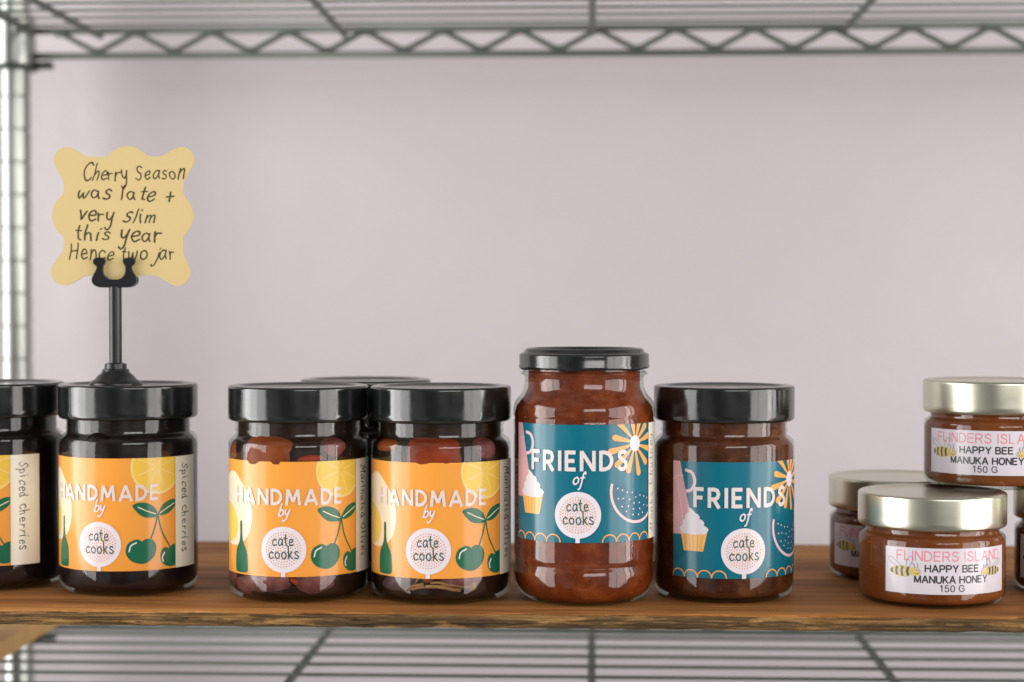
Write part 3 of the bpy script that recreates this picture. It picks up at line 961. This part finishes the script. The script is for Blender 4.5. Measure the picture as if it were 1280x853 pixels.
# ------------------------------------------------------------------ jars
def cherry_jar():
    t = thing("cherry_jar", "spiced cherries jar carrying the note card holder on its black lid", "jar", (-0.2506, 0.985, 0), radians(-10.5), "jars of spiced cherries")
    tall_glass(t); filling(t, "cherry_syrup", 0.0365, M["syrup"])
    for k, (a, z) in enumerate(((-34, 0.0765), (-4, 0.0780), (24, 0.0760), (-50, 0.0115), (-20, 0.0120), (12, 0.0112), (40, 0.0122))):
        lump(t, "cherry", M["syrup"], a, z, 0.0095, 0.0055, 0.0085, 0.0364, 0.0004, k)
    handmade("Spiced cherries").build("label", t)
    squat_lid(t, 0.0371, 0.0927, 0.1109, M["lid"])
    return t


j2 = cherry_jar()
j1 = copy_thing(j2)
j1.location = (-0.3285, 1.000, 0); j1.rotation_euler = (0, 0, radians(-35.3))
j1["label"] = "spiced cherries jar at the left end of the plank, bare lid, cut off"

OL = handmade("Marinated Olives")
t = thing("olive_jar", "marinated olives jar with an orange label, orange brown block above the label", "jar", (-0.1556, 0.9695, 0), radians(-3.3), "jars of marinated olives")
j3 = t
tall_glass(t); filling(t, "brine", 0.0358, M["brine"])
lump(t, "olive", M["orange_olive"], -16, 0.0758, 0.0150, 0.0085, 0.0105, 0.0360, 0.0009, 1, -4, 0.08, 0.62)
lump(t, "olive", M["orange_olive"], -62, 0.0760, 0.0100, 0.0060, 0.0070, 0.0360, 0.0006, 2)
lump(t, "pepper_strip", M["red_pepper"], 22, 0.0746, 0.0085, 0.0045, 0.0028, 0.0360, 0.0008, 3, 4)
lump(t, "olive", M["purple_olive"], 44, 0.0785, 0.0095, 0.0055, 0.0065, 0.0360, 0.0005, 4)
lump(t, "olive", M["purple_olive"], -20, 0.0112, 0.0190, 0.0095, 0.0092, 0.0360, 0.0009, 5, 6)
lump(t, "olive", M["purple_olive"], 26, 0.0116, 0.0130, 0.0070, 0.0090, 0.0360, 0.0009, 6)
lump(t, "olive", M["purple_olive"], -62, 0.0118, 0.0110, 0.0070, 0.0088, 0.0360, 0.0007, 7)
lump(t, "pepper_strip", M["red_pepper"], 9, 0.0118, 0.0032, 0.0025, 0.0018, 0.0363, 0.0004, 8, -35)
ol_label = OL.build("label", t)
squat_lid(t, 0.0371, 0.0927, 0.1109, M["lid"])

t = thing("olive_jar", "marinated olives jar beside the tallest jar, herb stalks in the brine under its orange label", "jar", (-0.0796, 0.9666, 0), radians(-5.6), "jars of marinated olives")
j4 = t
tall_glass(t); filling(t, "brine", 0.0358, M["brine"])
lump(t, "olive", M["red_brown_olive"], 5, 0.0752, 0.0155, 0.0085, 0.0110, 0.0360, 0.0009, 11, -6, 0.08, 0.72)
lump(t, "olive", M["orange_olive"], -46, 0.0800, 0.0110, 0.0060, 0.0045, 0.0360, 0.0005, 12)
lump(t, "olive", M["purple_olive"], 52, 0.0780, 0.0100, 0.0060, 0.0075, 0.0360, 0.0005, 13)
lump(t, "olive", M["dark_olive"], -28, 0.0118, 0.0145, 0.0075, 0.0085, 0.0360, 0.0008, 14, 10)
lump(t, "olive", M["purple_olive"], 26, 0.0122, 0.0150, 0.0080, 0.0080, 0.0360, 0.0007, 15)
lump(t, "olive", M["orange_olive"], 0, 0.0140, 0.0042, 0.0030, 0.0032, 0.0362, 0.0004, 16, 20)
lump(t, "olive", M["herb"], 37, 0.0098, 0.0030, 0.0025, 0.0034, 0.0362, 0.0004, 17)
for a0, z0_, a1, z1_, rr in ((-18, .0078, -4, .0120, .0009), (-14, .0082, 12, .0108, .0008), (2, .0118, 20, .0112, .0007), (-2, .0100, 26, .0086, .0010), (-12, .0096, -6, .0165, .0006), (10, .0104, 33, .0098, .0006)):
    s = MB()
    s.tube([(0.0363 * sin(radians(a0 + (a1 - a0) * f)), -0.0363 * cos(radians(a0 + (a1 - a0) * f)), z0_ + (z1_ - z0_) * f + 0.0006 * sin(5 * f)) for f in [i / 6 for i in range(7)]], rr, 8)
    s.build("herb_stalk", M["herb"], t)
c = ol_label.copy(); COL.objects.link(c); c.parent = t
squat_lid(t, 0.0371, 0.0927, 0.1109, M["lid"])

# the olive jar half hidden behind these two
j = thing("olive_jar", "black lidded jar mostly hidden in the gap behind the two olive jars", "jar", (-0.1290, 1.045, 0), radians(150), "jars of marinated olives")
tall_glass(j); filling(j, "brine", 0.0364, M["brine"])
c = ol_label.copy(); COL.objects.link(c); c.parent = j
squat_lid(j, 0.0371, 0.0927, 0.1109, M["lid"])

# tallest jar: round foot, waist lines, curved shoulder, narrower twist lid
t = thing("chutney_jar", "tallest jar, reddish brown chutney, teal label, round shoulder and narrow black twist lid", "jar", (-0.0041, 0.9612, 0), radians(-4.7))
R = 0.0370
gp = [(0, 0.0030), (0.022, 0.0022), (0.0245, 0.0)] + arc(R - 0.0125, 0.0125, 0.0125, -88, -8, 12)
gp += [(R - 0.0001, 0.0150), (R - 0.0001, 0.0186), (R - 0.0010, 0.0198), (R - 0.0010, 0.0206), (R - 0.0001, 0.0216), (R - 0.0002, 0.024), (R - 0.0002, 0.090), (R - 0.0001, 0.0932), (R - 0.0009, 0.0946), (R - 0.0001, 0.0960), (R - 0.0001, 0.0985)]
gp += arc(R - 0.0095, 0.0990, 0.0094, 4, 52, 8)
gp += [(R - 0.0050, 0.1085), (R - 0.0058, 0.1110), (R - 0.0060, 0.1150), (R - 0.0058, 0.1166), (R - 0.0040, 0.1174), (R - 0.0038, 0.1184), (R - 0.0058, 0.1194), (R - 0.0060, 0.126)]
gi = [(R - 0.0068, 0.126), (R - 0.0068, 0.111), (R - 0.0062, 0.1085), (R - 0.0042, 0.1060), (R - 0.0014, 0.1010), (R - 0.0007, 0.097), (R - 0.0013, 0.0206), (R - 0.0007, 0.0140)] + arc(R - 0.0125, 0.0127, 0.0119, -8, -86, 10) + [(0, 0.0012)]
g = MB(); g.lathe(gp + gi[:1], 128); g.lathe(gi, 128, 1); g.build("glass", [M["glass"], M["wet_glass"]], t, sharp=60)
f = MB()
f.lathe([(0, 0.0016)] + arc(R - 0.0125, 0.0129, 0.0115, -86, -8, 10) + [(R - 0.0010, 0.0142), (R - 0.0014, 0.0206), (R - 0.0009, 0.0240), (R - 0.0009, 0.097), (R - 0.0018, 0.1008), (R - 0.0060, 0.1062), (R - 0.0078, 0.1105), (R - 0.0079, 0.1215), (0, 0.1220)], 96)
f.build("chutney", M["jam"], t, sharp=70)
friends(36.8, 33.6, 53.0).build("label", t)
l = MB()
RL = 0.0341
prof = [(0, 0.1235), (RL - 0.0022, 0.1235), (RL - 0.0020, 0.1206), (RL - 0.0008, 0.1203), (RL, 0.1209), (RL + 0.0002, 0.1216), (RL - 0.0002, 0.1226), (RL - 0.0002, 0.1268)]
prof += arc(RL - 0.0016, 0.1270, 0.0014, 0, 80, 5)
prof += [(RL - 0.0026, 0.1290), (RL - 0.0032, 0.1302), (RL - 0.0042, 0.1309), (RL - 0.0056, 0.1309), (RL - 0.0068, 0.1303), (RL - 0.0078, 0.1288), (RL - 0.0095, 0.1285), (RL - 0.0100, 0.1290), (0, 0.1291)]
l.lathe(prof, 128)
lid = l.build("lid", M["lid"], t, sharp=75)
for v in lid.data.vertices:                        # lug waves along the lower skirt
    a = math.atan2(v.co.x, -v.co.y)
    if v.co.z < 0.1222 and math.hypot(v.co.x, v.co.y) > RL - 0.0025: v.co.z -= 0.0007 * max(0, cos(6 * a + 0.6))

t = thing("chutney_jar", "shorter teal labelled chutney jar with wide black lid, right of the tallest", "jar", (0.0698, 0.9770, 0), radians(12.2))
tall_glass(t); filling(t, "chutney", 0.0364, M["jam_dark"])
friends(36.9, 13.6, 46.0).build("label", t)
squat_lid(t, 0.0371, 0.0927, 0.1109, M["lid"])


def honey_jar():
    t = thing("honey_jar", "front honey jar with its whole bee label showing, under the top jar", "jar", (0.1772, 0.9660, 0), radians(5), "small honey jars with bee labels")
    R = 0.0374
    o = [(0, 0.0018), (0.027, 0.0014), (0.0310, 0.0)] + arc(R - 0.0048, 0.0052, 0.0048, -80, 0, 7)
    o += [(R, 0.010), (R, 0.0315)] + arc(R - 0.0030, 0.0330, 0.0030, 0, 65, 5)
    o += [(R - 0.0026, 0.0362), (R - 0.0034, 0.0370), (R - 0.0030, 0.0385), (R - 0.0036, 0.040), (R - 0.0036, 0.052)]
    i = [(R - 0.0041, 0.052), (R - 0.0041, 0.0365), (R - 0.0008, 0.0330), (R - 0.0003, 0.031), (R - 0.0003, 0.009)] + arc(R - 0.0048, 0.0058, 0.0045, 0, -84, 7) + [(0, 0.0016)]
    g = MB(); g.lathe(o + i[:1], 128); g.lathe(i, 128, 1); g.build("glass", [M["glass"], M["wet_glass"]], t, sharp=60)
    f = MB()
    rr = R - 0.0004
    f.lathe([(0, 0.0020)] + arc(rr - 0.0046, 0.0064, 0.0044, -86, 0, 7) + [(rr, 0.0100), (rr, 0.0312), (rr - 0.0010, 0.0336), (rr - 0.0034, 0.0362), (rr - 0.0036, 0.0395), (0, 0.0395)], 96)
    f.build("honey", M["honey"], t, sharp=70)
    honey_art().build("label", t)
    squat_lid(t, 0.0380, 0.0392, 0.0566, M["gold"], 0.0016, 0.0008)
    return t


h0 = honey_jar()
for (x, y, z, rz, lab) in ((0.1725, 1.0490, 0, -21, "blurred honey jar at the back, its label half covered by the jar before it"),
                           (0.2655, 0.9990, 0, -25, "honey jar on the plank mostly cut off by the right edge of the photo"),
                           (0.2170, 1.0010, 0.0566, -20, "topmost honey jar, stacked on the other gold lidded honey jars")):
    c = copy_thing(h0)
    c.location = (x, y, z); c.rotation_euler = (0, 0, radians(rz)); c["label"] = lab

# ------------------------------------------------------------------ card holder and note card
HX, HY, HZ = -0.2562, 0.980, 0.1098
h = thing("card_holder", "black plastic card holder with stepped round foot and curled clip on a jar lid", "card holder", (HX, HY, HZ))
b = MB()
b.lathe([(0, 0), (0.0140, 0), (0.0142, 0.0012), (0.0136, 0.0022), (0.0112, 0.0034), (0.0098, 0.0052), (0.0074, 0.0072), (0.0070, 0.0088), (0.0060, 0.0092), (0.0058, 0.0118), (0.0038, 0.0124), (0, 0.0124)], 64)
b.build("foot", M["black"], h, sharp=50)
s = MB(); s.lathe([(0.0034, 0.0120), (0.0034, 0.0532), (0.0, 0.0534)], 32); s.build("stem", M["black"], h, sharp=50)
c = MB()


def slab(outline, y0, y1):
    n = len(outline)
    vs = [(x, y0, z) for x, z in outline] + [(x, y1, z) for x, z in outline]
    ts = tri([outline])
    c.add(vs, [(i, (i + 1) % n, n + (i + 1) % n, n + i) for i in range(n)])
    for t_ in ts:
        c.add([(p[0], y0, p[1]) for p in t_], [(0, 1, 2)]); c.add([(p[0], y1, p[1]) for p in t_], [(0, 2, 1)])


# U-shaped clip with a curl at the end of each arm (front plate, and a second one behind the card)
U = [(-.0035, 0), (.0035, 0), (.0085, .0002), (.0116, .0022), (.0120, .0050), (.0098, .0092), (.0094, .0112), (.0110, .0128), (.0112, .0146), (.0096, .0160), (.0064, .0158), (.0048, .0146), (.0052, .0130), (.0062, .0110), (.0058, .0072),
     (.0036, .0048), (0, .0042), (-.0036, .0048), (-.0058, .0072), (-.0062, .0110), (-.0052, .0130), (-.0048, .0146), (-.0064, .0158), (-.0096, .0160), (-.0112, .0146), (-.0110, .0128), (-.0094, .0112), (-.0098, .0092), (-.0120, .0050), (-.0116, .0022), (-.0085, .0002)]
U = [(x, z + 0.0528) for x, z in smooth_line(U, True, 4)]
slab(U, -0.0028, -0.0006); slab(U, 0.0006, 0.0028)
c.box((-0.0030, -0.0026, 0.0526), (0.0030, 0.0026, 0.0560))
c.build("clip", M["black"], h, sharp=40)

k = 0.171e-3
cx0, cy0 = 362.0, 497.0
# scalloped outline: round corners, a broad wave on every side, small hollows between
lobes = [(212, 103, 46), (571, 104, 46), (203, 450, 47), (557, 452, 46), (238, 275, 77), (533, 276, 78), (402, 134, 77), (385, 408, 76)]


def inside(x, y):
    return (200 < x < 578 and 90 < y < 464) or any((x - a) ** 2 + (y - b_) ** 2 < r * r for a, b_, r in lobes)


NA, rad = 220, []
for q in range(NA):
    a, r = 2 * pi * q / NA, 320.0
    while not inside(386 + r * cos(a), 277 - r * sin(a)): r -= 1.0
    rad.append(r)
for _ in range(3): rad = [(rad[q - 1] + 2 * rad[q] + rad[(q + 1) % NA]) / 4 for q in range(NA)]
out = [((386 + rad[q] * cos(2 * pi * q / NA) - cx0) * k, (cy0 - 277 + rad[q] * sin(2 * pi * q / NA)) * k) for q in range(NA)]
card = MB()
n = len(out)
CT = 0.00045
card.add([(x, -CT, z) for x, z in out] + [(x, CT, z) for x, z in out], [(i, (i + 1) % n, n + (i + 1) % n, n + i) for i in range(n)])
for t_ in tri([out]):
    card.add([(p[0], -CT, p[1]) for p in t_], [(0, 1, 2)]); card.add([(p[0], CT, p[1]) for p in t_], [(0, 2, 1)])
for s_, x0_, x1_, yb, rot in (("Cherry Season", 258, 584, 164, 0.5), ("was late +", 240, 552, 218, -3.0), ("very slim", 243, 497, 288, -2.5), ("this year", 235, 508, 350, -1.5), ("Hence two jar", 216, 552, 414, 0.0)):
    t_ = text(s_, HAND, 27, 4.6, x1_ - x0_, 0.14, 0.16, 0.09, center=False)
    for q in move(t_, x0_ - cx0, cy0 - yb, rot):
        card.add([(p[0] * k, -CT - 0.00005, p[1] * k) for p in q], [(0, 1, 2)], 1)
co = card.build("note_card", [M["card"], M["pen"]], smooth=False)
co.location = (HX, HY, HZ + 0.0535)
tag(co, "yellow scalloped note card with handwritten lines held in the black clip", "card")
